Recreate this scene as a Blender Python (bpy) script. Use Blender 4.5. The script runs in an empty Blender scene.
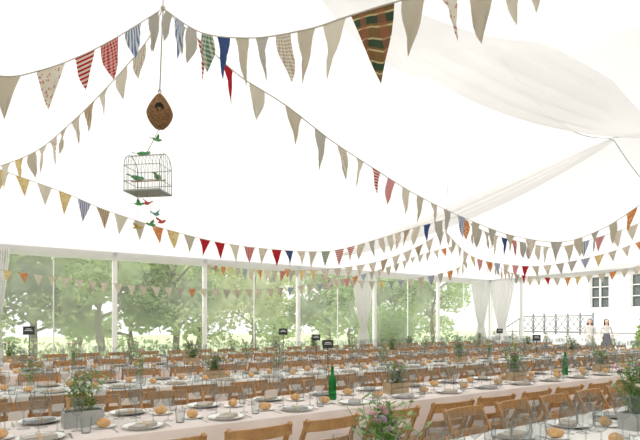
import bpy, math, random
from mathutils import Vector, Matrix
random.seed(7)
sc=bpy.context.scene
try:
    sc.view_settings.view_transform='Standard'
except Exception: pass
# ------------------------------------------------------------------ helpers
CA,SA=0.83,0.5577
def M(R,D,Z):
    """metres right of / ahead of the viewpoint -> marquee axes (X along the tables, Y across them)"""
    return Vector((CA*R+SA*D, -SA*R+CA*D, Z))
def link(o,parent=None):
    sc.collection.objects.link(o)
    if parent: o.parent=parent
    return o
def empty(name,loc=(0,0,0),rz=0):
    e=bpy.data.objects.new(name,None); e.location=loc; e.rotation_euler=(0,0,rz); e.empty_display_size=.1
    return link(e)
class MB:
    def __init__(s): s.v=[];s.f=[];s.m=[];s.uv=[]
    def face(s,idx,m=0,uv=None):
        s.f.append(idx);s.m.append(m);s.uv.append(uv if uv else [(0,0)]*len(idx))
    def poly(s,pts,m=0,uv=None):
        b=len(s.v); s.v+= [tuple(p) for p in pts]; s.face(list(range(b,b+len(pts))),m,uv)
    def box(s,c,d,m=0,R=None):
        b=len(s.v);c=Vector(c)
        for z in(-.5,.5):
            for x,y in((-.5,-.5),(.5,-.5),(.5,.5),(-.5,.5)):
                p=Vector((x*d[0],y*d[1],z*d[2]))
                if R: p=R@p
                s.v.append(tuple(c+p))
        for q in((3,2,1,0),(4,5,6,7),(0,1,5,4),(1,2,6,5),(2,3,7,6),(3,0,4,7)):
            s.face([b+i for i in q],m,[(0,0),(1,0),(1,1),(0,1)])
    def beam(s,a,b,w,h,m=0,up=(0,0,1)):
        a=Vector(a);b=Vector(b);z=(b-a);L=z.length;z.normalize()
        x=Vector(up).cross(z)
        if x.length<1e-4:x=Vector((1,0,0))
        x.normalize();y=z.cross(x)
        s.box((a+b)/2,(w,h,L),m,Matrix((x,y,z)).transposed())
    def lathe(s,prof,seg=16,c=(0,0,0),m=0,T=None,sx=1,sy=1):
        b=len(s.v);c=Vector(c)
        for r,z in prof:
            for i in range(seg):
                a=2*math.pi*i/seg
                p=Vector((r*math.cos(a)*sx,r*math.sin(a)*sy,z))
                if T: p=T@p
                s.v.append(tuple(c+p))
        for j in range(len(prof)-1):
            for i in range(seg):
                k=(i+1)%seg
                s.face([b+j*seg+i,b+j*seg+k,b+(j+1)*seg+k,b+(j+1)*seg+i],m)
    def ball(s,c,r,m=0,seg=12,rings=8,T=None):
        if not hasattr(r,'__len__'): r=(r,r,r)
        T2=(T if T else Matrix.Identity(3))@Matrix.Diagonal(Vector((r[0],r[1],r[2])))
        s.lathe([(max(1e-4,math.sin(math.pi*i/rings)),-math.cos(math.pi*i/rings)) for i in range(rings+1)],seg,c,m,T2)
    def tube(s,pts,r,seg=6,m=0):
        pts=[Vector(p) for p in pts];b=len(s.v);n=len(pts)
        for i,p in enumerate(pts):
            t=(pts[min(i+1,n-1)]-pts[max(i-1,0)]);
            if t.length<1e-9:t=Vector((0,0,1))
            t.normalize()
            x=t.cross(Vector((0,0,1)))
            if x.length<1e-3:x=Vector((1,0,0))
            x.normalize();y=t.cross(x)
            rr=r[i] if hasattr(r,'__len__') else r
            for k in range(seg):
                a=2*math.pi*k/seg
                s.v.append(tuple(p+x*math.cos(a)*rr+y*math.sin(a)*rr))
        for i in range(n-1):
            for k in range(seg):
                q=(k+1)%seg
                s.face([b+i*seg+k,b+i*seg+q,b+(i+1)*seg+q,b+(i+1)*seg+k],m)
        s.face([b+k for k in range(seg)][::-1],m); s.face([b+(n-1)*seg+k for k in range(seg)],m)
    def add(s,o,T):
        b=len(s.v)
        s.v+=[tuple(T@Vector(p)) for p in o.v]
        for f,m,u in zip(o.f,o.m,o.uv):
            s.f.append([b+i for i in f]);s.m.append(m);s.uv.append(u)
    def mesh(s,name,mats,smooth=True,bevel=0):
        me=bpy.data.meshes.new(name);me.from_pydata(s.v,[],s.f)
        for m in mats: me.materials.append(m)
        me.polygons.foreach_set('material_index',s.m)
        me.polygons.foreach_set('use_smooth',[smooth]*len(s.f))
        ul=me.uv_layers.new(name='UVMap')
        flat=[]
        for u in s.uv:
            for a in u: flat+= [a[0],a[1]]
        ul.data.foreach_set('uv',flat)
        me.update()
        if bevel:
            import bmesh
            bm=bmesh.new();bm.from_mesh(me)
            bmesh.ops.bevel(bm,geom=bm.edges[:],offset=bevel,segments=1,affect='EDGES',profile=.5)
            bm.to_mesh(me);bm.free()
        return me
    def obj(s,name,mats,smooth=True,parent=None,loc=(0,0,0),rz=0,bevel=0):
        o=bpy.data.objects.new(name,s.mesh(name,mats,smooth,bevel));o.location=loc;o.rotation_euler=(0,0,rz)
        return link(o,parent)
def inst(name,me,loc,rz=0,parent=None):
    o=bpy.data.objects.new(name,me);o.location=loc;o.rotation_euler=(0,0,rz);return link(o,parent)
# ------------------------------------------------------------------ materials
def newmat(name):
    m=bpy.data.materials.new(name);m.use_nodes=True;nt=m.node_tree;nt.nodes.clear()
    o=nt.nodes.new('ShaderNodeOutputMaterial');return m,nt,o
def rgb(c): return (c[0],c[1],c[2],1)
def mat(name,c,rough=.7,c2=None,scale=8,metal=0,bump=0,trans=0):
    m,nt,o=newmat(name);N=nt.nodes.new;L=nt.links.new
    p=N('ShaderNodeBsdfPrincipled');p.inputs['Roughness'].default_value=rough;p.inputs['Metallic'].default_value=metal
    tc=N('ShaderNodeTexCoord');n=N('ShaderNodeTexNoise');n.inputs['Scale'].default_value=scale;n.inputs['Detail'].default_value=4
    L(tc.outputs['Object'],n.inputs['Vector'])
    r=N('ShaderNodeValToRGB');r.color_ramp.elements[0].position=.35;r.color_ramp.elements[1].position=.65
    if c2 is None:c2=tuple(x*.9 for x in c)
    r.color_ramp.elements[0].color=rgb(c2);r.color_ramp.elements[1].color=rgb(c)
    L(n.outputs['Fac'],r.inputs['Fac']);L(r.outputs['Color'],p.inputs['Base Color'])
    if bump:
        b=N('ShaderNodeBump');b.inputs['Strength'].default_value=bump;L(n.outputs['Fac'],b.inputs['Height']);L(b.outputs['Normal'],p.inputs['Normal'])
    if trans:
        t=N('ShaderNodeBsdfTranslucent');L(r.outputs['Color'],t.inputs['Color']);mx=N('ShaderNodeMixShader');mx.inputs[0].default_value=trans
        L(p.outputs[0],mx.inputs[1]);L(t.outputs[0],mx.inputs[2]);L(mx.outputs[0],o.inputs[0])
    else: L(p.outputs[0],o.inputs[0])
    return m
def cloth(name,kind,a,b,c=None,n=6,trans=.35):
    m,nt,o=newmat(name);N=nt.nodes.new;L=nt.links.new
    uv=N('ShaderNodeUVMap');sp=N('ShaderNodeSeparateXYZ');L(uv.outputs[0],sp.inputs[0])
    def band(out,k,th=.5):
        x=N('ShaderNodeMath');x.operation='MULTIPLY';x.inputs[1].default_value=k;L(out,x.inputs[0])
        y=N('ShaderNodeMath');y.operation='FRACT';L(x.outputs[0],y.inputs[0])
        z=N('ShaderNodeMath');z.operation='GREATER_THAN';z.inputs[1].default_value=th;L(y.outputs[0],z.inputs[0]);return z.outputs[0]
    def mix(f,x,y):
        k=N('ShaderNodeMix');k.data_type='RGBA'
        if isinstance(f,(int,float)): k.inputs[0].default_value=f
        else: L(f,k.inputs[0])
        for s,i in((x,6),(y,7)):
            if isinstance(s,tuple): k.inputs[i].default_value=rgb(s)
            else: L(s,k.inputs[i])
        return k.outputs[2]
    if kind=='gingham':
        f1=band(sp.outputs[0],n);f2=band(sp.outputs[1],n*1.7)
        s=N('ShaderNodeMath');s.operation='ADD';L(f1,s.inputs[0]);L(f2,s.inputs[1])
        h=N('ShaderNodeMath');h.operation='MULTIPLY';h.inputs[1].default_value=.5;L(s.outputs[0],h.inputs[0])
        col=mix(h.outputs[0],a,b)
    elif kind=='stripe': col=mix(band(sp.outputs[0],n),a,b)
    elif kind=='hstripe': col=mix(band(sp.outputs[1],n),a,b)
    elif kind=='plaid':
        col=mix(band(sp.outputs[1],n,.6),a,b);col=mix(band(sp.outputs[1],n*2,.85),col,c);
        h=N('ShaderNodeMath');h.operation='MULTIPLY';h.inputs[1].default_value=.55;L(band(sp.outputs[0],n*.8,.6),h.inputs[0])
        col=mix(h.outputs[0],col,(.32,.12,.07))
    elif kind=='dots':
        vv=N('ShaderNodeTexVoronoi');vv.inputs['Scale'].default_value=n;L(uv.outputs[0],vv.inputs['Vector'])
        z=N('ShaderNodeMath');z.operation='LESS_THAN';z.inputs[1].default_value=.33;L(vv.outputs['Distance'],z.inputs[0]);col=mix(z.outputs[0],a,b)
    else:
        nn=N('ShaderNodeTexNoise');nn.inputs['Scale'].default_value=n*6;L(uv.outputs[0],nn.inputs['Vector']);col=mix(nn.outputs['Fac'],a,b)
    d=N('ShaderNodeBsdfDiffuse');t=N('ShaderNodeBsdfTranslucent');mx=N('ShaderNodeMixShader');mx.inputs[0].default_value=trans
    L(col,d.inputs[0]);L(col,t.inputs[0]);L(d.outputs[0],mx.inputs[1]);L(t.outputs[0],mx.inputs[2]);L(mx.outputs[0],o.inputs[0])
    return m
def glassmat(name,tint=(1,1,1),edge=.6,body=.06,rimf=.45):
    """thin blown glass: mostly see-through, outline darkened by colour toward the silhouette"""
    m,nt,o=newmat(name);N=nt.nodes.new;L=nt.links.new
    lw=N('ShaderNodeLayerWeight');lw.inputs[0].default_value=.5
    t=N('ShaderNodeBsdfTransparent');t.inputs[0].default_value=rgb(tuple(.93*x for x in tint))
    g=N('ShaderNodeBsdfGlossy');g.inputs['Roughness'].default_value=.06;g.inputs[0].default_value=rgb(tuple(.95*x for x in tint))
    d=N('ShaderNodeBsdfDiffuse');d.inputs[0].default_value=rgb(tuple(edge*x for x in tint))  # edge colour stands in for the dark outline that refraction would give
    gd=N('ShaderNodeMixShader');gd.inputs[0].default_value=.65;L(g.outputs[0],gd.inputs[1]);L(d.outputs[0],gd.inputs[2])
    r=N('ShaderNodeMapRange');r.inputs[1].default_value=.35;r.inputs[2].default_value=.9;r.inputs[3].default_value=body;r.inputs[4].default_value=rimf;L(lw.outputs['Facing'],r.inputs[0])
    mx=N('ShaderNodeMixShader');L(r.outputs[0],mx.inputs[0]);L(t.outputs[0],mx.inputs[1]);L(gd.outputs[0],mx.inputs[2])
    L(mx.outputs[0],o.inputs[0]);return m
def pvcmat():
    m,nt,o=newmat('clear_pvc');N=nt.nodes.new;L=nt.links.new
    t=N('ShaderNodeBsdfTransparent');t.inputs[0].default_value=(.98,.99,.98,1)
    d=N('ShaderNodeBsdfTranslucent');d.inputs[0].default_value=(1,1,1,1)
    g=N('ShaderNodeBsdfDiffuse');g.inputs[0].default_value=(.97,.97,.97,1)
    tc=N('ShaderNodeTexCoord');n=N('ShaderNodeTexNoise');n.inputs['Scale'].default_value=1.0;L(tc.outputs['Object'],n.inputs['Vector'])
    r=N('ShaderNodeMapRange');r.inputs[1].default_value=.3;r.inputs[2].default_value=.7;r.inputs[3].default_value=.13;r.inputs[4].default_value=.33;L(n.outputs['Fac'],r.inputs[0])
    a=N('ShaderNodeMixShader');a.inputs[0].default_value=.4;L(d.outputs[0],a.inputs[1]);L(g.outputs[0],a.inputs[2])
    b=N('ShaderNodeMixShader');L(r.outputs[0],b.inputs[0]);L(t.outputs[0],b.inputs[1]);L(a.outputs[0],b.inputs[2]);L(b.outputs[0],o.inputs[0]);return m
def fabric(name,c,tr,sheer=0):
    m,nt,o=newmat(name);N=nt.nodes.new;L=nt.links.new
    tc=N('ShaderNodeTexCoord');n=N('ShaderNodeTexNoise');n.inputs['Scale'].default_value=.5;n.inputs['Detail'].default_value=3;L(tc.outputs['Object'],n.inputs['Vector'])
    r=N('ShaderNodeValToRGB');r.color_ramp.elements[0].color=rgb(tuple(.96*x for x in c));r.color_ramp.elements[1].color=rgb(c);L(n.outputs['Fac'],r.inputs[0])
    d=N('ShaderNodeBsdfDiffuse');t=N('ShaderNodeBsdfTranslucent');L(r.outputs[0],d.inputs[0]);L(r.outputs[0],t.inputs[0])
    mx=N('ShaderNodeMixShader');mx.inputs[0].default_value=tr;L(d.outputs[0],mx.inputs[1]);L(t.outputs[0],mx.inputs[2])
    if sheer:
        tp=N('ShaderNodeBsdfTransparent');m2=N('ShaderNodeMixShader');m2.inputs[0].default_value=sheer
        L(mx.outputs[0],m2.inputs[1]);L(tp.outputs[0],m2.inputs[2]);L(m2.outputs[0],o.inputs[0])
    else: L(mx.outputs[0],o.inputs[0])
    return m
WHITEF=fabric('marquee_canvas',(.93,.93,.922),.5)
SHEER=fabric('sheer_drape',(.97,.97,.96),.3)
LINING=fabric('lining_voile',(.97,.97,.965),.62,.25)
PVC=pvcmat()
FRAME=mat('white_aluminium',(.93,.93,.93),.6,(.9,.9,.9))
SEAM=mat('seam_webbing',(.66,.66,.66),.8)
CORD=mat('cotton_cord',(.5,.47,.42),.9)
WOOD=mat('beech_wood',(.52,.29,.115),.45,(.37,.195,.07),14)
LINEN_W=mat('tablecloth_white',(.91,.88,.85),.85,(.89,.86,.83),3)
LINEN_P=mat('tablecloth_blush',(.90,.81,.77),.85,(.87,.775,.735),3)
CHINA=mat('white_china',(.95,.95,.94),.15,(.92,.92,.91))
RIM=mat('china_rim',(.35,.37,.36),.2)
NAP=mat('napkin_linen',(.54,.49,.42),.9,(.47,.44,.39),40)
NAPB=mat('napkin_grey',(.46,.47,.46),.9,(.4,.41,.41),40)
CRUST=mat('bread_crust',(.74,.47,.22),.6,(.58,.31,.12),30,bump=.2)
STEEL=mat('cutlery_steel',(.75,.75,.75),.2,metal=1)
GLASS=glassmat('wine_glass_clear',(.98,1,1),.16,.10,.92)
GREENGL=glassmat('green_bottle_glass',(.1,.5,.18),.75,.35,.8)
LEAF=mat('leaf_green',(.22,.38,.1),.6,(.12,.25,.06),20,trans=.3)
LEAF2=mat('leaf_sage',(.42,.54,.28),.6,(.3,.42,.2),20,trans=.3)
PINK=mat('petal_pink',(.75,.45,.5),.7,trans=.3)
CREAMP=mat('petal_cream',(.9,.85,.72),.7,trans=.3)
PURP=mat('petal_mauve',(.5,.36,.5),.7,trans=.3)
ZINC=mat('zinc_metal',(.5,.51,.5),.5,(.4,.41,.4),10,metal=.3)
CRATE=mat('crate_wood',(.55,.42,.28),.8,(.42,.3,.18),10)
SOIL=mat('soil',(.08,.05,.03),1)
BLACK=mat('chalkboard_black',(.04,.045,.045),.6)
WICKER=mat('woven_wicker',(.36,.2,.08),.8,(.16,.08,.03),60,bump=.5)
WIRE=mat('cage_wire',(.36,.4,.38),.5,metal=.2)
TREEA=mat('foliage_light',(.66,.77,.42),.7,(.50,.65,.27),1.5,trans=.4)
TREEB=mat('foliage_dark',(.42,.55,.27),.7,(.20,.33,.11),1.2,trans=.3)
TREEC=mat('foliage_yellow',(.83,.87,.58),.7,(.68,.76,.41),1.5,trans=.4)
BARK=mat('bark',(.3,.24,.18),.9,(.2,.16,.12),10)
# ------------------------------------------------------------------ marquee shell
U0,U1,V0,V1,EZ=-6.0,16.6,-3.0,12.7,3.12
def zc(U,V):
    tv=max(0,min((V-V0)/7.85,(V1-V)/7.85));tu=max(0,min(1,(U1-U)/10,(U-U0)/8))
    base=EZ+2.5*(tu**.6)*(tv**.85)
    fr=((U+.3)/3.45)%1
    return base-.42*abs(math.sin(math.pi*fr))*tv*min(1,tu*2)
mb=MB();nu,nv=220,150
for j in range(nv+1):
    for i in range(nu+1):
        U=U0+(U1-U0)*i/nu;V=V0+(V1-V0)*j/nv
        fr=((U+.3)/3.45)%1;near=math.exp(-(min(fr,1-fr)/.28)**2)
        ed=min(1,(V1-V)*1.2)*min(1,(V-V0)*1.2)
        pl=.028*math.sin(V*7+U*1.5+1.2*math.sin(U*1.1))*near*ed
        pl+=.02*math.sin(U*5.5+V*.6)*ed*math.exp(-(min(1,abs(V-4.85)/2.2))**2*2)
        mb.v.append((U,V,zc(U,V)+pl))
for j in range(nv):
    for i in range(nu):
        a=j*(nu+1)+i;mb.face([a,a+nu+1,a+nu+2,a+1])
mb.obj('ceiling',[WHITEF])
mb=MB()
mb.tube([(10.05,V0+(4.85-V0)*j/50,zc(10.05,V0+(4.85-V0)*j/50)-.05) for j in range(51)],.009,5)
mb.tube([(6.6+(U1-6.6)*j/60,4.85,zc(6.6+(U1-6.6)*j/60,4.85)-.06) for j in range(61)],.009,5)
mb.obj('trim_1',[SEAM])
# voile lining swags slung under the canopy between the frames
def swag(P,Q,w,sag,ph):
    P=Vector(P);Q=Vector(Q);d=(Q-P).normalized();sd=Vector((-d.y,d.x,0)).normalized();m=MB();n=40;k=14
    for i in range(n+1):
        t=i/n;ww=w*(.12+.88*math.sin(math.pi*t)**.7)
        c=P.lerp(Q,t)-Vector((0,0,4*sag*t*(1-t)))
        for j in range(k+1):
            g=j/k-.5
            q=c+sd*ww*g+Vector((0,0,-.28*sag*math.sin(math.pi*t)*(1-4*g*g)+.025*math.sin(j*2.2+ph)*math.sin(math.pi*t)+.02*math.sin(j*2.2+ph)))
            q.z=min(q.z,zc(q.x,q.y)-.06)
            m.v.append(tuple(q))
    for i in range(n):
        for j in range(k):
            a=i*(k+1)+j;m.face([a,a+1,a+k+2,a+k+1])
    m.obj('lining_swag',[LINING])
def zt(u,v): return (u,v,zc(u,v)-.08)
swag(zt(3.15,4.85),zt(10.05,4.0),1.6,.25,2)
swag(zt(10.05,4.85),zt(8.6,11.6),1.2,.2,3)
swag(zt(3.15,4.85),zt(-5.8,4.85),1.3,.22,1)
def valance(P,Q):
    P=Vector(P);Q=Vector(Q);n=int((Q-P).length/.12);b=len(mb.v)
    nn=(Q-P).normalized();out=Vector((-nn.y,nn.x,0))
    for i in range(n+1):
        p=P.lerp(Q,i/n);o=out*.015*math.sin(i*1.3)
        mb.v.append((p.x,p.y,EZ+.02));mb.v.append((p.x+o.x,p.y+o.y,EZ-.2))
    for i in range(n): mb.face([b+2*i,b+2*i+1,b+2*i+3,b+2*i+2])
mb=MB()
valance((U0,V1-.06,0),(U1,V1-.06,0));valance((U1-.06,V1,0),(U1-.06,V0,0))
mb.obj('trim_2',[WHITEF])
posts=[-3.6,-.05,2.6,4.85,7.75,10.7,13.7,16.55]
mb=MB()
for u in posts: mb.box((u,V1,EZ/2),(.1,.1,EZ),0)
mb.box(((U0+U1)/2,V1,EZ-.05),(U1-U0,.1,.12),0)
mb.box(((U0+U1)/2,V1,.25),(U1-U0,.04,.5),1)
for u in (1.3,6.3,9.2,12.2,15.1): mb.box((u,V1,1.7),(.025,.03,2.6),0)
mb.obj('wall_back',[FRAME,WHITEF],False)
for i in range(len(posts)-1):
    a,b=posts[i]+.06,posts[i+1]-.06
    m2=MB();nx=14
    for j in range(nx+1):
        x=a+(b-a)*j/nx
        for z in (.5,EZ-.12): m2.v.append((x,V1+.02*math.sin(j*1.7),z))
    for j in range(nx): m2.face([2*j,2*j+2,2*j+3,2*j+1])
    m2.obj('window_%d'%(i+1),[PVC])
mb=MB()
for v in (12.6,11.25,7.0,3.0,-1): mb.box((U1,v,EZ/2),(.1,.1,EZ),0)
mb.box((U1,(V0+V1)/2,EZ-.05),(.1,V1-V0,.12),0)
mb.obj('wall_right',[FRAME],False)
mb=MB();mb.box((U0,(V0+V1)/2,EZ/2),(.04,V1-V0,EZ));mb.obj('wall_left',[WHITEF],False)
mb=MB();mb.box(((U0+U1)/2,V0,EZ/2),(U1-U0,.04,EZ));mb.obj('wall_front',[WHITEF],False)
FLOOR=mat('floor_matting',(.56,.51,.44),.9,(.5,.45,.38),2)
mb=MB();mb.box(((U0+U1)/2,(V0+V1)/2,-.03),(U1-U0+.3,V1-V0+.3,.06));mb.obj('floor',[FLOOR],False)
def drape(c,width,axis,pinch=True,top=EZ-.1,name='gathered_drape'):
    m=MB();ns=72;nz=26
    for j in range(nz+1):
        z=.03+(top-.03)*j/nz
        w=1.0
        if pinch: w=.28+.72*min(1,abs(z-1.35)/1.5)**.8
        for i in range(ns+1):
            s=(i/ns-.5)*width*w;d=.035*math.sin(i*.95)*(.3+.7*w)+.012*math.sin(i*2.3+z)
            m.v.append((c[0]+s,c[1]-.16+d,z) if axis=='x' else (c[0]-.16+d,c[1]+s,z))
    for j in range(nz):
        for i in range(ns):
            a=j*(ns+1)+i;m.face([a,a+1,a+ns+2,a+ns+1])
    m.obj(name,[SHEER])
drape((.2,V1),.5,'x');drape((15.9,V1),1.1,'x');drape((U1,12.0),1.1,'y');drape((10.1,V1),.9,'x')
# ------------------------------------------------------------------ outside
LAWN=mat('lawn',(.6,.67,.42),.9,(.5,.6,.32),1)
GRAVEL=mat('gravel',(.8,.78,.74),.95,(.72,.7,.66),12)
mb=MB();mb.poly([(-40,-40,-.08),(70,-40,-.08),(70,60,-.08),(-40,60,-.08)]);mb.obj('lawn_ground',[LAWN],False)
mb=MB();mb.poly([(16.9,-12,-.06),(25.7,-12,-.06),(25.7,20,-.06),(16.9,16,-.06)]);mb.obj('gravel_path',[GRAVEL],False)
def leafcloud(m,c,r,n,size,mi):
    for _ in range(n):
        while True:
            p=Vector((random.uniform(-1,1),random.uniform(-1,1),random.uniform(-1,1)))
            if .35<p.length<1: break
        p=Vector((p.x*r[0],p.y*r[1],p.z*r[2]))+Vector(c)
        a=Vector((random.gauss(0,1),random.gauss(0,1),random.gauss(0,.6))).normalized()
        b=a.cross(Vector((random.gauss(0,1),random.gauss(0,1),random.gauss(0,1)))).normalized()
        s=size*random.uniform(.6,1.3)
        m.poly([p-a*s,p+b*s*.5,p+a*s,p-b*s*.5],mi)
def treemesh(seed,h,n,mi,alt):
    random.seed(seed);m=MB()
    pts=[(0,0,-.1)]
    for k in range(1,7): pts.append((random.uniform(-.12,.12)*k*.5,random.uniform(-.12,.12)*k*.5,h*.8*k/6))
    m.tube(pts,[.13-.016*k for k in range(7)],8,0)
    for k in range(10):
        z=h*random.uniform(.22,.95);a=random.uniform(0,6.28);rr=random.uniform(.5,1.5)
        c=(math.cos(a)*rr,math.sin(a)*rr,z)
        m.tube([(0,0,z*.75),((c[0])*.5,c[1]*.5,z*.9),c],[.05,.035,.015],5,0)
        leafcloud(m,c,(.85,.85,.6),n//10,.12,mi if random.random()<.6 else alt)
    return m.mesh('garden_tree',[BARK,TREEA,TREEB,TREEC],False)
T=[treemesh(1,5.2,3400,1,3),treemesh(2,5.8,3600,2,1),treemesh(3,4.8,2400,3,1),treemesh(4,5.5,3000,1,2)]
random.seed(11)
spots=[(-4.5,16.5,1),(-2,17.5,0),(-.3,16,1),(1.2,17.3,3),(2.9,16.2,0),(4.2,18,1),(5.2,16.3,3),(6.8,18.5,2),(8.4,17,2),(10.4,19,2),(12,17.3,3),(13.6,19.5,2),(14.8,17.2,1),(16.8,18.6,1),(18.6,17.6,0),(19.5,20,1),(8,21,0),(3,21,1),(-1,21,0),(12.5,22.5,2),(17.5,23,1),(-6,20,0)]
for u,v,k in spots: inst('garden_tree',T[k],(u,v,0),random.uniform(0,6.28))
m=MB();leafcloud(m,(0,0,1.05),(1.2,1.2,1.2),5600,.06,0);m.ball((0,0,.95),(.9,.9,.98),1,16,10);m.tube([(0,0,-.1),(0,0,.4)],.07,8,2)
m.obj('clipped_bush',[mat('box_leaf',(.30,.50,.12),.7,(.18,.36,.06),3,trans=.3),TREEB,BARK],False,loc=(12.6,14.5,0))
m=MB()
for k in range(26):
    x=-7+k*1.1
    if 10.4<x<14.8: continue
    leafcloud(m,(x,14.3+random.uniform(-.15,.15),random.uniform(.3,.6)),(.8,.5,.55),160,.09,random.choice((0,0,1,2)))
m.obj('garden_hedge',[TREEA,TREEB,TREEC],False)
# house
STUCCO=mat('white_stucco',(.92,.92,.9),.9,(.89,.89,.87),1.2)
PANE=mat('dark_pane',(.16,.18,.18),.15)
SHUT=mat('painted_frame',(.8,.8,.78),.5)
house=empty('white_house')
mb=MB()
wins=[(12.7,13.7,2.15,4.35),(10.6,11.75,2.15,4.4),(7.5,8.5,2.15,4.35),(16.4,17.3,5.2,7.0),(12.7,13.7,5.6,7.2)]
ys=sorted(set([-2,20]+[w for a in wins for w in a[:2]]))
for a,b in zip(ys[:-1],ys[1:]):
    ws=sorted([w for w in wins if w[0]<=a+1e-6 and w[1]>=b-1e-6],key=lambda w:w[2])
    z=-.08
    for w in ws+[(0,0,8.2,0)]:
        mb.box((26.15,(a+b)/2,(z+w[2])/2),(.3,b-a,w[2]-z)); z=w[3]
mb.box((30,20-.15,4),(7.5,.3,8.2));
mb.box((25.95,9,1.0),(.1,22,.12));mb.box((25.9,9,8.1),(.6,22.4,.25))
mb.obj('walls',[STUCCO],False,house)
mb=MB()
for a,b,z0,z1 in wins:
    mb.box((26.2,(a+b)/2,(z0+z1)/2),(.04,b-a,z1-z0),0)
    for y in(a+.04,b-.04,(a+b)/2): mb.box((26.12,y,(z0+z1)/2),(.07,.08,z1-z0),1)
    for k in range(5): mb.box((26.12,(a+b)/2,z0+.04+(z1-z0-.08)*k/4),(.06,b-a,.05),1)
    mb.box((25.95,(a+b)/2,z0-.06),(.1,b-a+.24,.1),1)
mb.obj('windows',[PANE,SHUT],False,house)
mb=MB();mb.poly([(25.4,-2.4,8.2),(25.4,20.4,8.2),(31,20.4,11),(31,-2.4,11)]);mb.obj('roof',[mat('slate',(.3,.3,.32),.8)],False,house)
mb=MB();mb.box((24.4,14.2,.4),(2.8,8.5,.92))
for k in range(5): mb.box((22.85-.28*k,16.9,.4-.085-.085*k),(.3,2.2,.92-.17-.17*k))
mb.obj('stone_terrace',[STUCCO],False)
IRON=mat('railing_iron',(.28,.30,.31),.5)
mb=MB()
mb.tube([(23.1,12.0,1.75),(23.1,15.6,1.75)],.035,6);mb.tube([(23.1,12.0,1.0),(23.1,15.6,1.0)],.025,6)
for k in range(7):
    y=12.0+.6*k;mb.tube([(23.1,y,.86),(23.1,y,1.8)],.04,6);mb.ball((23.1,y,1.83),.055)
    if k<6:
        mb.tube([(23.1,y,1.0),(23.1,y+.6,1.74)],.022,5);mb.tube([(23.1,y+.6,1.0),(23.1,y,1.74)],.022,5)
        mb.tube([(23.1,y+.3+.26*math.cos(a*math.pi/10),1.37+.3*math.sin(a*math.pi/10)) for a in range(21)],.02,5)
mb.tube([(23.1,15.6,1.75),(21.6,15.75,1.05)],.03,6);mb.tube([(21.6,15.75,.0),(21.6,15.75,1.08)],.035,6)
for k in range(1,6):
    t=k/6;mb.tube([(23.1-1.5*t,15.6+.15*t,.9-.75*t),(23.1-1.5*t,15.6+.15*t,1.75-.7*t)],.016,5)
mb.obj('terrace_railing',[IRON])
m=MB();m.lathe([(.001,0),(.22,0),(.3,.4),(.33,.45),(.3,.45),(.27,.4),(.001,.38)],20,(0,0,-.06),1)
for k in range(8): leafcloud(m,(0,0,.55+.18*k),(.48-.05*k,.48-.05*k,.24),330,.06,0)
m.tube([(0,0,.3),(0,0,1.8)],.03,6,2)
m.obj('potted_shrub',[TREEA,mat('terracotta_pale',(.7,.6,.5),.8),BARK],False,loc=(18.2,7.7,0))
# ------------------------------------------------------------------ bunting
FL={
 'l1':cloth('flag_linen','plain',(.60,.54,.43),(.47,.42,.34)),
 'l2':cloth('flag_cream','plain',(.73,.68,.57),(.60,.55,.46)),
 'l3':cloth('flag_grey_linen','plain',(.5,.48,.42),(.42,.4,.36)),
 'ls':cloth('flag_ticking_stripe','stripe',(.72,.68,.59),(.42,.36,.28),n=9),
 'lc':cloth('flag_beige_check','gingham',(.74,.69,.6),(.40,.33,.24),n=8),
 'fl':cloth('flag_floral','dots',(.70,.65,.55),(.50,.22,.2),n=11),
 'ye':cloth('flag_yellow_print','dots',(.70,.58,.30),(.6,.28,.08),n=10),
 'rg':cloth('flag_red_gingham','gingham',(.7,.42,.38),(.40,.015,.025),n=7),
 'rd':cloth('flag_red','plain',(.52,.03,.04),(.38,.02,.03)),
 'rs':cloth('flag_red_stripe','hstripe',(.7,.58,.5),(.42,.025,.035),n=8),
 'nv':cloth('flag_navy','plain',(.03,.06,.18),(.07,.11,.24)),
 'bg':cloth('flag_blue_gingham','gingham',(.7,.7,.7),(.05,.09,.3),n=7),
 'bs':cloth('flag_blue_stripe','stripe',(.64,.64,.6),(.14,.22,.42),n=7),
 'gp':cloth('flag_green_plaid','gingham',(.58,.57,.48),(.08,.19,.12),n=5),
 'pl':cloth('flag_tartan','plaid',(.20,.12,.055),(.05,.08,.05),(.5,.42,.22),n=3.2),
 'or':cloth('flag_orange_print','dots',(.64,.24,.08),(.7,.6,.42),n=9),
 'pk':cloth('flag_pink','plain',(.70,.34,.34),(.57,.24,.24)),
 'br':cloth('flag_brown_check','gingham',(.64,.54,.4),(.25,.15,.08),n=7),
}
FK=list(FL);FM=[FL[k] for k in FK]+[CORD]
def catmull(P,n=14):
    out=[];Q=[P[0]*2-P[1]]+P+[P[-1]*2-P[-2]]
    for i in range(1,len(Q)-2):
        a,b,c,d=Q[i-1:i+3]
        for k in range(n):
            t=k/n
            out.append(.5*((2*b)+(c-a)*t+(2*a-5*b+4*c-d)*t*t+(3*b-a-3*c+d)*t**3))
    out.append(P[-1]);return out
RARE=['rg','rd','bg','nv','rs','or','or','ye','ye','fl','fl','br','pk','gp','bs']
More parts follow.
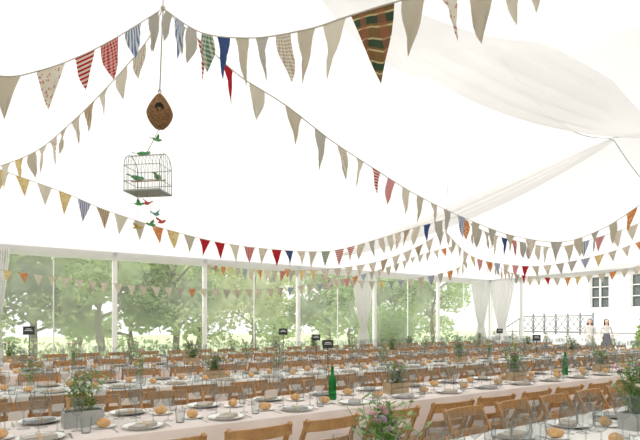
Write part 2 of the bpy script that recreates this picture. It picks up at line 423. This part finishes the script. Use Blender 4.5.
def bunting(ctrl,pitch,w,L,seq=(),start=.15,rare=.3,tie=(0,0),end=.05,bigs={}):
    P=[M(*c) for c in ctrl];C=catmull(P)
    S=[0]
    for a,b in zip(C[:-1],C[1:]): S.append(S[-1]+(b-a).length)
    def at(s):
        s=max(0,min(S[-1],s))
        for i in range(len(S)-1):
            if S[i+1]>=s: 
                return C[i].lerp(C[i+1],(s-S[i])/max(1e-9,S[i+1]-S[i]))
        return C[-1]
    m=MB();ci=len(FK)
    line=list(C)
    if tie[0]: p=C[0];line=[Vector((p.x-.1,p.y,zc(p.x-.1,p.y)-.05))]+line
    if tie[1]: p=C[-1];line=line+[Vector((p.x+.1,p.y,zc(p.x+.1,p.y)-.05))]
    m.tube(line,.004,5,ci)
    s=start;i=0
    while s<S[-1]-end:
        big=bigs.get(i,1.0)
        ww=w*random.uniform(.9,1.1)*big;LL=L*random.uniform(.9,1.12)*big
        k=seq[i] if i<len(seq) else (random.choice(RARE) if random.random()<rare else random.choice(['l1','l2','l2','l3','ls','lc','fl']))
        mi=FK.index(k)
        A=at(s-ww/2);B=at(s+ww/2);mid=(A+B)/2
        t=(B-A).normalized();nrm=Vector((t.y,-t.x,0)).normalized()
        lean=random.uniform(-.05,.05);sw=random.uniform(-.035,.035);curl=random.uniform(-.03,.03)
        tip=mid+Vector((0,0,-LL))+nrm*lean+t*sw
        rows=6;cols=4;b=len(m.v);
        for r in range(rows+1):
            f=r/rows
            for c in range(cols+1):
                g=c/cols
                top=at(s-ww/2+ww*g)
                p=top.lerp(tip,f)+nrm*(curl*math.sin(math.pi*f)*math.cos(math.pi*g)+.014*math.sin(g*7+f*4+i)*math.sin(math.pi*f))
                m.v.append(tuple(p))
        for r in range(rows):
            for c in range(cols):
                q=[b+r*(cols+1)+c,b+r*(cols+1)+c+1,b+(r+1)*(cols+1)+c+1,b+(r+1)*(cols+1)+c]
                def uvf(rr,cc):
                    f=rr/rows;return (.5+(cc/cols-.5)*(1-f),1-f)
                m.face(q,mi,[uvf(r,c),uvf(r,c+1),uvf(r+1,c+1),uvf(r+1,c)])
        s+=pitch*random.uniform(.96,1.05);i+=1
    m.obj('bunting_string',FM)
A=(-1.256,4.0,3.97);B3=(1.79,6.4,2.817)
random.seed(21)
bunting([(-2.3,2.95,3.02),(-1.98,3.1,2.985),(-1.79,3.2,3.07),(-1.61,3.35,3.24),(-1.48,3.6,3.5),(-1.33,3.8,3.755),A],.275,.19,.27,['l1','fl','rs','rg','bs','l3','br'],.38,tie=(1,0))
bunting([A,(-.84,3.5,3.49),(-.42,3.0,3.164),(-.075,2.5,2.92),(.11,2.2,2.8),(.27,2.05,2.76),(.484,2.2,2.91),(.77,2.4,3.09),(1.144,2.6,3.34),(1.92,3.0,3.87)],.255,.18,.27,['l3','bs','l3','gp','nv','l1','l3','lc','l1','l2','pl','l1','fl','l1','l2'],.15,tie=(0,1),bigs={10:1.2,4:1.15})
bunting([A,(-.874,3.8,3.565),(-.576,3.6,3.23),(-.245,3.5,2.98),(.096,4.0,2.908),(.498,4.7,2.908),(1.045,5.5,2.868),B3,(2.66,7,2.678),(3.36,7,2.58),(3.53,6.3,2.62),(3.58,5.6,2.77),(3.95,5.2,3.14)],.345,.17,.26,['l3','rs','rd','l2','l1','l3','lc','l2','rs','pk','l2','l1','ls','l3','bg','l1','l3','l1'],.24,.3,tie=(0,1))
bunting([A,(-1.394,4.1,3.805),(-1.596,4.2,3.644),(-1.936,4.4,3.458),(-2.33,4.7,3.34),(-2.93,5.2,3.249),(-3.584,5.6,3.207),(-4.32,6,3.21)],.25,.17,.26,['l3','lc','l2','l2','br','ls','l1','fl','l2','l1','ye','l2'],.15,tie=(0,1))
bunting([(-4.41,6.3,3.526),(-3.965,6.5,3.371),(-3.468,6.8,3.214),(-3.01,7.1,3.036),(-2.325,7.5,2.855),(-1.568,8,2.724),(-.68,8.5,2.684),(.18,9,2.738),(.9,8.4,2.83),(1.35,7.4,2.84),B3],.25,.18,.27,['l2','ye','ye','l2','ye','bg','br','l2','l1','or','ye','l1','rd','rd','l2'],.1,.45,tie=(1,0),end=.4)
bunting([(-6.4,9.6,2.497),(-5.4,10,2.38),(-4.2,10.5,2.258),(-2.64,11,2.186),(-1.16,11.6,2.226),(.244,12.2,2.436),(1.664,12.8,2.842),(2.926,13.3,3.32),(5.1,14.2,3.88)],.25,.17,.22,[],.1,.45,tie=(1,1),end=1.5)
bunting([(-2.95,13.0,2.95),(-1.6,12,2.72),(-.66,11.2,2.604),(.432,10.8,2.626),(1.27,10.6,2.75),(1.976,10.4,3.0),(2.6,10.4,3.35)],.26,.18,.25,[],.1,.5,tie=(0,1))
bunting([(2.6,10.4,3.35),(3.2,11.0,3.0),(3.9,11.5,2.84),(5.28,12,2.804),(6.44,11.5,3.0),(7.26,11,3.308)],.28,.19,.26,[],.1,.4,tie=(0,1))
bunting([B3,(2.4,7.2,2.75),(3.2,7.9,2.72),(4.1,8.6,2.75),(4.9,8.6,2.95),(5.6,8.4,3.2)],.27,.18,.27,[],.2,.4,tie=(0,1))
bunting([(-1.0,14.2,2.98),(.7,13.6,2.6),(2.2,13.0,2.55),(3.3,12.0,2.75),(3.2,11.0,3.0)],.27,.18,.24,[],.1,.5)
bunting([(3.9,11.5,2.84),(5.2,13.2,2.72),(6.6,13.8,2.68),(7.8,13.6,2.8),(8.9,13.3,3.05)],.29,.19,.25,[],.1,.4)
# ------------------------------------------------------------------ hanging wicker bird nest, cage, birds
pA=M(*A)
mb=MB();mb.tube([(pA.x,pA.y,zc(pA.x,pA.y)-.05),tuple(pA),tuple(M(-1.25,3.9,3.26))],.005,6);mb.ball(pA,.02)
mb.obj('hanging_cord',[CORD])
mb=MB()
def nr(t): return .095*math.sin(math.pi*min(1,t*1.0))**.6*(1-.45*max(0,t-.45)/.55)
mb.lathe([(max(.004,nr(k/40) if 0<k<40 else .004),-.14+.28*k/40) for k in range(41)],28,(0,0,0),0)
for k in range(22):
    z=-.125+.012*k;t=(z+.14)/.28;r=nr(t)+.001
    mb.tube([(r*math.cos(a*math.pi/12),r*math.sin(a*math.pi/12),z+.003*math.sin(a*2.1)) for a in range(25)],.0055,5,0)
d=Vector((-.3,-.95,0)).normalized();rt=Vector((-d.y,d.x,0))
cen=d*.088+Vector((0,0,.0))
mb.tube([cen+rt*.035*math.cos(a*math.pi/8)+Vector((0,0,.035*math.sin(a*math.pi/8))) for a in range(17)],.009,6,0)
mb.poly([cen+d*.008+rt*.033*math.cos(a*math.pi/8)+Vector((0,0,.033*math.sin(a*math.pi/8))) for a in range(16)],1)  # flat disc over the entrance; its near-black colour stands in for the hole's shade
mb.tube([cen-d*.02+Vector((0,0,-.05)),cen+d*.05+Vector((0,0,-.05))],.005,5,0)
mb.tube([(0,0,.13),(.012,0,.16),(0,0,.175),(-.012,0,.16),(0,0,.135)],.004,5,0)
mb.obj('wicker_birdhouse',[WICKER,mat('nest_hole_shade',(.015,.01,.008),1)],loc=tuple(M(-1.25,3.9,3.10)))
cageP=M(-1.34,3.9,2.47)
cage=empty('birdcage',tuple(cageP),-.75)
mb=MB();Lx,Wy,H=.145,.10,.19
def arch(x): 
    return [(x,-Wy,0),(x,-Wy,H)]+[(x,-Wy*math.cos(a*math.pi/10),H+.10*math.sin(a*math.pi/10)) for a in range(1,10)]+[(x,Wy,H),(x,Wy,0)]
for k in range(11): mb.tube(arch(-Lx+2*Lx*k/10),.0018 if 0<k<10 else .0035,5)
for x in(-Lx,Lx):
    for k in range(1,6):
        y=-Wy+2*Wy*k/6;mb.tube([(x,y,0),(x,y,H+.10*math.sqrt(max(0,1-(y/Wy)**2)))],.0018,5)
for z in(0,.07,H):
    mb.tube([(-Lx,-Wy,z),(Lx,-Wy,z),(Lx,Wy,z),(-Lx,Wy,z),(-Lx,-Wy,z)],.003,5)
mb.tube([(-Lx,0,H+.1),(Lx,0,H+.1)],.0035,5)
mb.tube([(0,0,H+.1),(.015,0,H+.125),(0,0,H+.145),(-.015,0,H+.125),(0,0,H+.1)],.003,5)
mb.obj('wires',[WIRE],parent=cage)
mb=MB();mb.box((0,0,-.005),(2*Lx+.01,2*Wy+.01,.008));mb.obj('tray',[WIRE],False,cage)
mb=MB();mb.tube([(-Lx,0,.09),(Lx,0,.09)],.005,6);mb.obj('perch',[WOOD],parent=cage)
mb=MB();mb.tube([tuple(M(-1.25,3.9,2.975)),tuple(cageP+Vector((0,0,H+.14)))],.003,5);mb.obj('cage_cord',[CORD])
BG=mat('bird_green',(.12,.4,.16),.6);BT=mat('bird_teal',(.12,.42,.42),.6);BR=mat('bird_red',(.6,.08,.07),.6);BY=mat('bird_ochre',(.55,.4,.1),.6)
def bird(s,wings=True):
    mm=MB()
    T=Matrix.Rotation(math.pi/2,3,'Y')
    mm.lathe([(.0005,-.05),(.007,-.045),(.014,-.02),(.017,.0),(.014,.02),(.009,.03)],10,(0,0,0),0,T)
    mm.ball((.036,0,.008),(.014,.012,.012),0,10,8)
    mm.lathe([(.004,.0),(.0005,.018)],6,(.047,0,.007),1,T)
    mm.poly([(-.045,-.004,0),(-.045,.004,0),(-.085,.014,.004),(-.085,-.014,.004)],0)
    if wings:
        for y in(-1,1):
            mm.poly([(.015,y*.01,.008),(.0,y*.045,.03),(-.02,y*.075,.045),(-.03,y*.04,.02),(-.02,y*.01,.008)],0)
    else:
        for y in(-1,1): mm.poly([(.015,y*.015,.006),(-.01,y*.018,.012),(-.05,y*.01,.0),(-.01,y*.019,-.006)],0)
    o=MB();o.add(mm,Matrix.Scale(s,4));return o
for (R,D,Z,mt,rz,w) in [(-1.41,3.9,2.38,BG,.4,1),(-1.34,3.88,2.38,BR,2.5,1),(-1.28,3.9,2.30,BT,1.2,1),(-1.235,3.9,2.24,BR,-.4,1),(-1.43,3.92,2.20,BY,0,1),(-1.32,3.9,2.22,BG,3.6,1),(-1.27,3.9,2.88,BG,.8,1)]:
    p=M(R,D,Z);o=bird(.75,w)
    if Z<2.4: o.tube([(0,0,.01),(0,0,cageP.z-.010-Z)],.0012,4,2)
    o.obj('paper_bird',[mt,BY,CORD],loc=tuple(p),rz=rz-.6)
for dx in(-.09,.08):
    o=bird(1.3,0);o.obj('perched_bird',[BG,BY],parent=cage,loc=(dx,0,.115),rz=math.pi/2+dx*3)
o=bird(1.0,0);o.obj('roof_bird',[BG,BY],parent=cage,loc=(-.04,0,H+.115),rz=.3)
# ------------------------------------------------------------------ chairs
mb=MB()
for x in(-.21,.21): mb.beam((x,.40,0),(x,-.02,.82),.022,.035)
for x in(-.18,.18): mb.beam((x,-.01,0),(x,.39,.44),.022,.035)
for k in range(6): mb.box((0,.08+.066*k,.455),(.40,.05,.014))
mb.beam((-.18,.05,.44),(-.18,.42,.44),.02,.02);mb.beam((.18,.05,.44),(.18,.42,.44),.02,.02)
mb.beam((-.2,.33,.14),(.2,.33,.14),.02,.02);mb.beam((-.17,.06,.09),(.17,.06,.09),.02,.02)
mb.beam((-.2,.17,.44),(.2,.17,.44),.02,.02)
for z,y,hh in((.775,0.005,.075),(.635,.07,.05)):
    f=lambda x:y-.035*(1-(x/.23)**2)
    for k in range(8):
        a=-.23+.0575*k;b=a+.0575
        mb.beam((a,f(a),z),(b+.002,f(b+.002),z),hh,.018,up=(0,1,.0))
CH=mb.mesh('folding_chair',[WOOD],False,bevel=.003)
# ------------------------------------------------------------------ tableware meshes
def wine(seg,s=1.0):
    m=MB();m.lathe([(r*s,z*s) for r,z in[(.034,.0),(.01,.005),(.004,.014),(.004,.09),(.012,.099),(.030,.114),(.041,.14),(.042,.16),(.037,.195),(.033,.215)]],seg);return m
def tumbler(seg):
    m=MB();m.lathe([(.001,.002),(.028,0.001),(.036,.10)],seg);return m
def plate(seg):
    m=MB();m.lathe([(.001,.006),(.085,.006),(.09,.009),(.134,.019)],seg,m=0);m.lathe([(.134,.019),(.138,.0205),(.136,.018)],seg,m=1);m.lathe([(.136,.018),(.085,.0),(.001,.0)],seg);return m
def napkin():
    m=MB()
    for k,(w,h) in enumerate(((.20,.10),(.19,.095),(.185,.09))):
        m.box((0,0,.004+.007*k),(w,h,.006),0,Matrix.Rotation(.04*k,3,'Z'))
    m.box((0,0,.011),(.03,.104,.026),1);return m
def roll(rings=8,seg=12):
    m=MB();m.ball((0,0,.028),(.052,.04,.03),0,seg,rings)
    m.v=[(x*(1+.04*math.sin(9*y/.04)),y,z+.004*math.sin(x*110)*(z>.03)) for x,y,z in m.v]
    return m
def sideplate(seg):
    m=MB();m.lathe([(.001,.004),(.05,.004),(.08,.012),(.082,.012),(.05,0),(.001,0)],seg);return m
def cutlery():
    m=MB()
    m.box((-.17,-.02,.003),(.012,.11,.003));m.box((-.17,.065,.003),(.024,.03,.003))
    for k in(-1,0,1):m.box((-.17+.009*k,.1,.003),(.004,.045,.003))
    m.box((.165,-.04,.003),(.012,.09,.004));m.box((.167,.04,.003),(.018,.08,.002))
    return m
W24,W10=wine(24,1.18),wine(12,1.18);W24b,W10b=wine(24,1.02),wine(12,1.02)
TU,TU10=tumbler(20),tumbler(10)
ME={'wine_glass':W24.mesh('wine_glass',[GLASS]),'white_wine_glass':W24b.mesh('white_wine_glass',[GLASS]),'water_tumbler':TU.mesh('water_tumbler',[GLASS]),
 'dinner_plate':plate(36).mesh('dinner_plate',[CHINA,RIM]),'bread_roll':roll(10,18).mesh('bread_roll',[CRUST]),'side_plate':sideplate(24).mesh('side_plate',[CHINA]),
 'cutlery_set':cutlery().mesh('cutlery_set',[STEEL],False)}
NM=[napkin().mesh('folded_napkin',[NAP,CRATE],False,bevel=.002),napkin().mesh('folded_napkin',[NAPB,CRATE],False,bevel=.002)]
P10,R10,S10,N1,C1=plate(16),roll(6,10),sideplate(12),napkin(),cutlery()
TZ=.75
def table(v0,v1,u0,u1,cm):
    m=MB();m.box(((u0+u1)/2,(v0+v1)/2,TZ-.012),(u1-u0,v1-v0,.024),0)
    per=[];st=.045
    def side(a,b):
        a=Vector(a);b=Vector(b);n=int((b-a).length/st)
        d=(b-a).normalized();o=Vector((d.y,-d.x,0))
        for i in range(n): per.append((a.lerp(b,i/n),o))
    side((u0,v0,0),(u1,v0,0));side((u1,v0,0),(u1,v1,0));side((u1,v1,0),(u0,v1,0));side((u0,v1,0),(u0,v0,0))
    lev=[TZ-.001,TZ-.06,TZ-.25,.4,.2,.02];b=len(m.v);N=len(per)
    for j,z in enumerate(lev):
        for i,(p,o) in enumerate(per):
            amp=.035*(j/5);q=p+o*(.004+amp*.6+amp*.6*math.sin(i*.55+math.sin(i*.13)*2))
            m.v.append((q.x,q.y,z))
    for j in range(len(lev)-1):
        for i in range(N):
            k=(i+1)%N;m.face([b+j*N+i,b+(j+1)*N+i,b+(j+1)*N+k,b+j*N+k],0)
    m.obj('banquet_table',[cm])
rows=[(1.13,2.07,1.0,6.6,LINEN_W),(3.27,4.21,-2.2,11.5,LINEN_P),(5.5,6.44,-2.2,15.2,LINEN_W),(7.7,8.64,-2.2,15.2,LINEN_P),(9.9,10.84,-2.2,15.2,LINEN_W)]
for r in rows: table(*r)
random.seed(5)
def R4(u,v,z,a): return Matrix.Translation((u,v,z))@Matrix.Rotation(a,4,'Z')
def setting_obj(u,vp,sd,rowi):
    a=0 if sd>0 else math.pi
    j=lambda k=.01:random.uniform(-k,k)
    inst('dinner_plate',ME['dinner_plate'],(u+j(),vp+j(.006),TZ))
    inst('folded_napkin',random.choice(NM),(u+j(),vp+j(),TZ+.008),a+j(.5)+.3)
    inst('cutlery_set',ME['cutlery_set'],(u,vp,TZ),a)
    ru,rv=u-.21*sd+j(),vp+.15*sd+j()
    inst('side_plate',ME['side_plate'],(ru,rv,TZ));inst('bread_roll',ME['bread_roll'],(ru,rv,TZ+.005),random.uniform(0,3))
    inst('wine_glass',ME['wine_glass'],(u+.115*sd+j(.007),vp+.17*sd+j(.006),TZ))
    inst('wine_glass',ME['wine_glass'],(u+.005*sd+j(.007),vp+.2*sd+j(.006),TZ))
    inst('white_wine_glass',ME['white_wine_glass'],(u+.220*sd+j(.007),vp+.14*sd+j(.006),TZ))
    inst('water_tumbler',ME['water_tumbler'],(u+.265*sd+j(.005),vp+.04*sd+j(),TZ))
for ri,(v0,v1,u0,u1,_) in enumerate(rows[:2]):
    us=[.88+.6*k for k in range(-3,18)] if ri==1 else [1.45+.6*k for k in range(9)]
    for u in us:
        if u<u0+.2 or u>u1-.2: continue
        setting_obj(u,v0+.175,1,ri)
        setting_obj(u+.05,v1-.175,-1,ri)
for ri,(v0,v1,u0,u1,_) in enumerate(rows[2:]):
    g,pl,ro,na,cu=MB(),MB(),MB(),MB(),MB()
    u=-1.9
    while u<14.9:
        for sd,vp in((1,v0+.175),(-1,v1-.175)):
            j=lambda k=.01:random.uniform(-k,k)
            a=0 if sd>0 else math.pi
            pl.add(P10,R4(u,vp,TZ,0));na.add(N1,R4(u+j(),vp+j(),TZ+.008,a+j(.4)))
            if ri==0: cu.add(C1,R4(u,vp,TZ,a))
            pl.add(S10,R4(u-.21*sd,vp+.15*sd,TZ,0));ro.add(R10,R4(u-.21*sd,vp+.15*sd,TZ+.005,random.uniform(0,3)))
            g.add(W10,R4(u+.115*sd+j(),vp+.17*sd+j(),TZ,0));g.add(W10b,R4(u+.22*sd+j(),vp+.13*sd+j(),TZ,0))
            g.add(W10,R4(u+.005*sd+j(),vp+.2*sd+j(.004),TZ,0))
            if ri==0: g.add(TU10,R4(u+.265*sd,vp+.04*sd,TZ,0))
        u+=.62
    g.obj('wine_glasses',[GLASS]);pl.obj('dinner_plates',[CHINA,RIM]);ro.obj('bread_rolls',[CRUST]);na.obj('folded_napkins',[[NAP,NAPB,NAP][ri],CRATE],False)
    if cu.v: cu.obj('cutlery_sets',[STEEL],False)
for ri,(v0,v1,u0,u1,_) in enumerate(rows):
    p=.58 if ri<2 else .62
    u=(1.4-.58*5 if ri==1 else u0+.3)
    while u<u1-.25:
        if not(ri==0):
            inst('folding_chair',CH,(u+random.uniform(-.03,.03),v0-.50,0),random.uniform(-.08,.08))
        if not(ri==0 and u<2.6):
            inst('folding_chair',CH,(u+random.uniform(-.03,.03),v1+(.50 if ri else .46),0),math.pi+random.uniform(-.08,.08))
        u+=p
# ------------------------------------------------------------------ planters & flowers, signs, bottle
def plants(m,n,h,spread,nf,fm,base=0):
    for _ in range(n):
        a=random.uniform(0,6.28);r=random.uniform(0,spread);l=h*random.uniform(.5,1.1)
        p0=Vector((random.uniform(-.07,.07),random.uniform(-.04,.04),base));p1=p0+Vector((math.cos(a)*r*.4,math.sin(a)*r*.4,l*.6));p2=p0+Vector((math.cos(a)*r,math.sin(a)*r,l))
        m.tube([p0,p1,p2],.0016,3,0)
        for k in range(6):
            q=p0.lerp(p1,.4+.12*k) if k<2 else p1.lerp(p2,(k-1)/4.2)
            b=random.uniform(0,6.28);d=Vector((math.cos(b),math.sin(b),.5))*random.uniform(.03,.055);s=Vector((-math.sin(b),math.cos(b),0))*.012
            m.poly([q,q+d*.5+s,q+d,q+d*.5-s],random.choice((0,1)))
        if _<nf:
            f=random.choice(fm)
            for k in range(6):
                b=k*1.05;m.ball(p2+Vector((math.cos(b)*.011,math.sin(b)*.011,random.uniform(-.004,.008))),.009,f,6,4)
            m.ball(p2+Vector((0,0,.006)),.008,3,6,4)
def planter(kind,h,nf,seed,n=40):
    random.seed(seed);m=MB();w,d,hh=.24,.115,.11
    mi=5 if kind=='zinc' else 6
    m.box((0,0,.006),(w,d,.012),mi)
    for y in(-1,1):
        if kind=='zinc': m.box((0,y*d/2,hh/2),(w,.006,hh),mi)
        else:
            for k in range(2): m.box((0,y*d/2,.03+.052*k),(w,.01,.046),mi)
    for x in(-1,1): m.box((x*w/2,0,hh/2),(.01,d,hh),mi)
    m.box((0,0,hh*.8),(w-.015,d-.012,.01),7)
    plants(m,n,h,.13,nf,(2,3,4),hh*.8)
    return m.mesh('flower_planter',[LEAF,LEAF2,PINK,CREAMP,PURP,ZINC,CRATE,SOIL],False)
PLZ=planter('zinc',.27,4,1);PLC=planter('crate',.22,16,2);PLD=planter('crate',.28,11,3,48);PLT=planter('zinc',.36,8,8,60)
def vase(seed):
    random.seed(seed);m=MB();m.lathe([(.001,0),(.035,0),(.04,.05),(.03,.1),(.018,.13),(.02,.16)],16,m=5)
    mm=MB();plants(mm,18,.32,.12,11,(2,3,4),.05)
    mm.v=[(x*.35 if z<.16 else x*.9,y*.35 if z<.16 else y*.9,z) for x,y,z in mm.v];m.add(mm,Matrix.Identity(4))
    return m.mesh('flower_vase',[LEAF,LEAF2,PINK,CREAMP,PURP,GLASS],False)
VA=[vase(4),vase(6)]
C1v=3.74
inst('flower_planter',PLZ,(.56,C1v,TZ),.05);inst('flower_planter',PLC,(3.43,C1v,TZ),.03);inst('flower_planter',PLD,(5.4,C1v,TZ),-.03);inst('flower_planter',PLC,(7.4,C1v,TZ),.03);inst('flower_planter',PLZ,(9.5,C1v,TZ),.03)
inst('flower_planter',PLD,(1.42,1.6,TZ),.05);inst('flower_planter',PLT,(3.62,1.6,TZ),.03);inst('flower_planter',PLC,(5.6,1.6,TZ),.03)
random.seed(9)
for v,us in((5.97,(-.6,.4,1.5,2.4,3.3,5.2,7.0,7.8,8.6,10.6,11.5,12.4,14.2)),(8.17,(-.3,1.1,1.9,2.9,3.9,6.3,7.4,8.4,10.2,12.3,13.2,14.3)),(10.37,(.4,1.4,2.5,3.6,4.6,5.7,6.8,7.9,9.0,10,11,12,13.1,14.8))):
    for k,u in enumerate(us):
        if k%3==0: inst('flower_planter',PLC if k%2 else PLD,(u,v,TZ),random.uniform(-.03,.03))
        else: inst('flower_vase',random.choice(VA),(u,v,TZ),random.uniform(0,6))
def sign(u,v,h,rz=-.59):
    m=MB();m.box((0,0,.012),(.07,.07,.024),0);m.tube([(0,0,.02),(0,0,h)],.006,6,0);m.box((0,-.008,h+.03),(.16,.012,.10),1);m.box((0,-.0145,h+.03),(.11,.001,.008),2);m.box((0,-.0145,h+.052),(.08,.001,.008),2)
    m.box((0,-.008,h-.025),(.17,.016,.01),0);m.box((0,-.008,h+.083),(.17,.016,.01),0)
    m.obj('table_number_sign',[BLACK,BLACK,CHINA],False,loc=(u,v,TZ),rz=rz)
sign(4.15,5.97,.36);sign(4.66,8.17,.50);sign(5.4,8.17,.38);sign(9.3,5.97,.36);sign(.53,8.17,.56);sign(11.1,8.17,.45)
mb=MB();mb.lathe([(.001,.004),(.033,0),(.036,.01),(.036,.17),(.03,.2),(.015,.235),(.013,.285),(.015,.29),(.015,.3)],24)
me=mb.mesh('green_bottle',[GREENGL])
inst('green_bottle',me,(2.65,3.74,TZ));inst('green_bottle',me,(6.5,3.75,TZ))
# ------------------------------------------------------------------ people
SKIN=mat('skin',(.72,.5,.4),.5);HAIR=mat('dark_hair',(.05,.03,.02),.5,(.03,.02,.015),60);LIP=mat('lips',(.5,.18,.17),.5);EYE=mat('eye',(.04,.03,.03),.2);EYEW=mat('eye_white',(.85,.85,.85),.3)
def woman(loc,rz,top,bottom,armpose,longhair):
    e=empty('woman',loc,rz)
    V=[];E=[];Rr=[]
    def add(p,r,par=None):
        V.append(p);Rr.append(r)
        if par is not None:E.append((par,len(V)-1))
        return len(V)-1
    pel=add((0,0,.93),.125);wa=add((0,0,1.06),.098,pel);ch=add((0,0,1.2),.118,wa);uc=add((0,-.005,1.3),.10,ch);nb=add((0,-.005,1.375),.05,uc);add((0,.005,1.45),.045,nb)
    for s in(-1,1):
        sh=add((s*.155,-.005,1.325),.052,uc);ua=add((s*.185,-.01,1.2),.043,sh)
        el,wr=armpose
        el=(s*el[0],el[1],el[2]);wr=(s*wr[0],wr[1],wr[2])
        ei=add(el,.035,ua);fa=add(tuple((Vector(el)*.6+Vector(wr)*.4)),.032,ei);wi=add(wr,.022,fa)
        d=(Vector(wr)-Vector(el)).normalized();side=d.cross(Vector((s,0,0)));
        if side.length<.1: side=Vector((0,1,0))
        side.normalize()
        pm=Vector(wr)+d*.05;pi=add(tuple(pm),.026,wi)
        for k,(o,l) in enumerate(((-.024,.062),(-.008,.072),(.008,.068),(.024,.055))):
            k0=pm+d*.03+side*o;a1=add(tuple(k0),.009,pi)
            inn=Vector((-s,0,0))*.012
            a2=add(tuple(k0+d*l*.5+inn*.5),.008,a1);add(tuple(k0+d*l*.95+inn*1.6),.0065,a2)
        t0=Vector(wr)+d*.03-side*.024;t=add(tuple(t0),.010,wi);t2=add(tuple(t0+d*.03-side*.02),.009,t);add(tuple(t0+d*.055-side*.026),.0075,t2)
        hp=add((s*.085,0,.87),.088,pel);kn=add((s*.09,.015,.48),.052,hp);cf=add((s*.09,-.01,.34),.05,kn);an=add((s*.09,-.02,.075),.032,cf);add((s*.095,.12,.03),.026,an)
    me=bpy.data.meshes.new('body');me.from_pydata(V,E,[]);o=bpy.data.objects.new('body_tmp',me);link(o)
    sk=o.modifiers.new('Skin','SKIN')
    for i,sv in enumerate(me.skin_vertices[0].data): sv.radius=(Rr[i],Rr[i]*.85 if i in(0,1,2,3) else Rr[i]);sv.use_root=(i==0)
    ss=o.modifiers.new('S','SUBSURF');ss.levels=2;ss.render_levels=2
    dg=bpy.context.evaluated_depsgraph_get();dg.update();nm=bpy.data.meshes.new_from_object(o.evaluated_get(dg));bpy.data.objects.remove(o)
    nm.materials.clear()
    for mm in(SKIN,top,bottom): nm.materials.append(mm)
    for p in nm.polygons:
        c=p.center;p.use_smooth=True
        p.material_index=1 if (c.z>1.0 and c.z<1.35 and abs(c.x)<.19) or (abs(c.x)>=.14 and c.z>1.15) else (2 if c.z<=1.0 and abs(c.x)<.19 and c.z>.55 and abs(c.y)<.16 and (c.z>.8 or abs(c.x)<.16) else 0)
    b=bpy.data.objects.new('body',nm);link(b,e)
    m=MB();sg,rg=24,18
    hc=Vector((0,.012,1.53))
    m.ball(hc,(.072,.09,.105),0,sg,rg)
    out=[]
    for x,y,z in m.v:
        dz=(z-hc.z)/.105
        if dz<0: x*=1-.28*dz*dz; y=hc.y+(y-hc.y)*(1-.12*dz*dz)
        if y>hc.y+.05 and abs(abs(x)-.028)<.018 and abs(z-hc.z-.002)<.016: y-=.008
        out.append((x,y,z))
    m.v=out
    T=Matrix.Rotation(-.35,3,'X')
    m.lathe([(.012,-.02),(.008,.0),(.004,.022)],8,hc+Vector((0,0.094-.012,-.012)),0,T)
    for s in(-1,1):
        m.ball(hc+Vector((s*.028,.078,.0)),(.012,.008,.007),2,8,6);m.ball(hc+Vector((s*.028,.0845,.0)),(.006,.003,.006),3,8,6)
        m.ball(hc+Vector((s*.073,-.005,-.012)),(.008,.016,.028),0,8,6)
        m.tube([hc+Vector((s*.015,.089,.02)),hc+Vector((s*.03,.087,.025)),hc+Vector((s*.044,.075,.02))],.0025,4,4)
    m.ball(hc+Vector((0,.084,-.052)),(.02,.006,.007),1,10,6)
    m.obj('head',[SKIN,LIP,EYEW,EYE,HAIR],parent=e)
    m=MB();seg=28
    zs=[(1.645,.03),(1.635,.06),(1.60,.086),(1.55,.096),(1.50,.098),(1.45,.098),(1.40,.10)]+([(1.33,.105),(1.26,.10),(1.2,.085),(1.15,.05)] if longhair else [(1.38,.06)])
    for z,r in zs:
        op=0.0 if z>1.60 else 1.15
        for i in range(seg):
            a=math.pi/2+op+(2*math.pi-2*op)*i/(seg-1)
            rr=r*(1+.03*math.sin(i*2.1))
            y=math.sin(a)*rr*1.05-.008
            if z<1.38: y=min(y,-.03)-.045
            m.v.append((math.cos(a)*rr*.92,y,z))
    for j in range(len(zs)-1):
        for i in range(seg-1):
            m.face([j*seg+i,(j+1)*seg+i,(j+1)*seg+i+1,j*seg+i+1])
    m.face(list(range(seg)))
    h=m.obj('hair',[HAIR],parent=e);so=h.modifiers.new('t','SOLIDIFY');so.thickness=.012;so.offset=0
    m=MB()
    sg=36
    for z,r in((1.07,.105),(1.0,.125),(.9,.15),(.75,.18),(.6,.21),(.5,.225)):
        for i in range(sg):
            a=2*math.pi*i/sg;rr=r*(1+(.05*math.sin(a*9) if z<.9 else 0));m.v.append((math.cos(a)*rr,math.sin(a)*rr*.85,z))
    for j in range(5):
        for i in range(sg): k=(i+1)%sg;m.face([j*sg+i,(j+1)*sg+i,(j+1)*sg+k,j*sg+k])
    m.obj('skirt',[bottom],parent=e)
WD=mat('white_dress',(.66,.64,.62),.8);DK=mat('charcoal_skirt',(.12,.12,.14),.8)
GZ=-.06
woman((20.2,10.62,GZ),math.radians(118),WD,WD,((.2,-.03,1.03),(.12,.14,.98)),True)
woman((20.55,10.15,GZ),math.radians(135),WD,DK,((.215,-.02,1.06),(.2,.08,.86)),True)
# ------------------------------------------------------------------ light
w=bpy.data.worlds.new('sky');sc.world=w;w.use_nodes=True;nt=w.node_tree
bg=nt.nodes['Background'];bg.inputs[0].default_value=(.985,.985,.985,1);bg.inputs[1].default_value=1.42
s=bpy.data.lights.new('sun','SUN');s.energy=3.0;s.angle=math.radians(8);s.color=(1,.96,.90)
so=bpy.data.objects.new('sun',s);so.rotation_euler=Vector((-.6,.45,.75)).to_track_quat('Z','Y').to_euler();link(so)
# ------------------------------------------------------------------ camera
c=bpy.data.cameras.new('camera');co=bpy.data.objects.new('camera',c);link(co)
co.location=(0,0,1.46);co.rotation_euler=(math.pi/2,0,-math.atan2(SA,CA))
c.sensor_width=36;c.lens=36*500/640;c.shift_y=(322-220)/640;c.clip_start=.05;c.clip_end=300
sc.camera=co
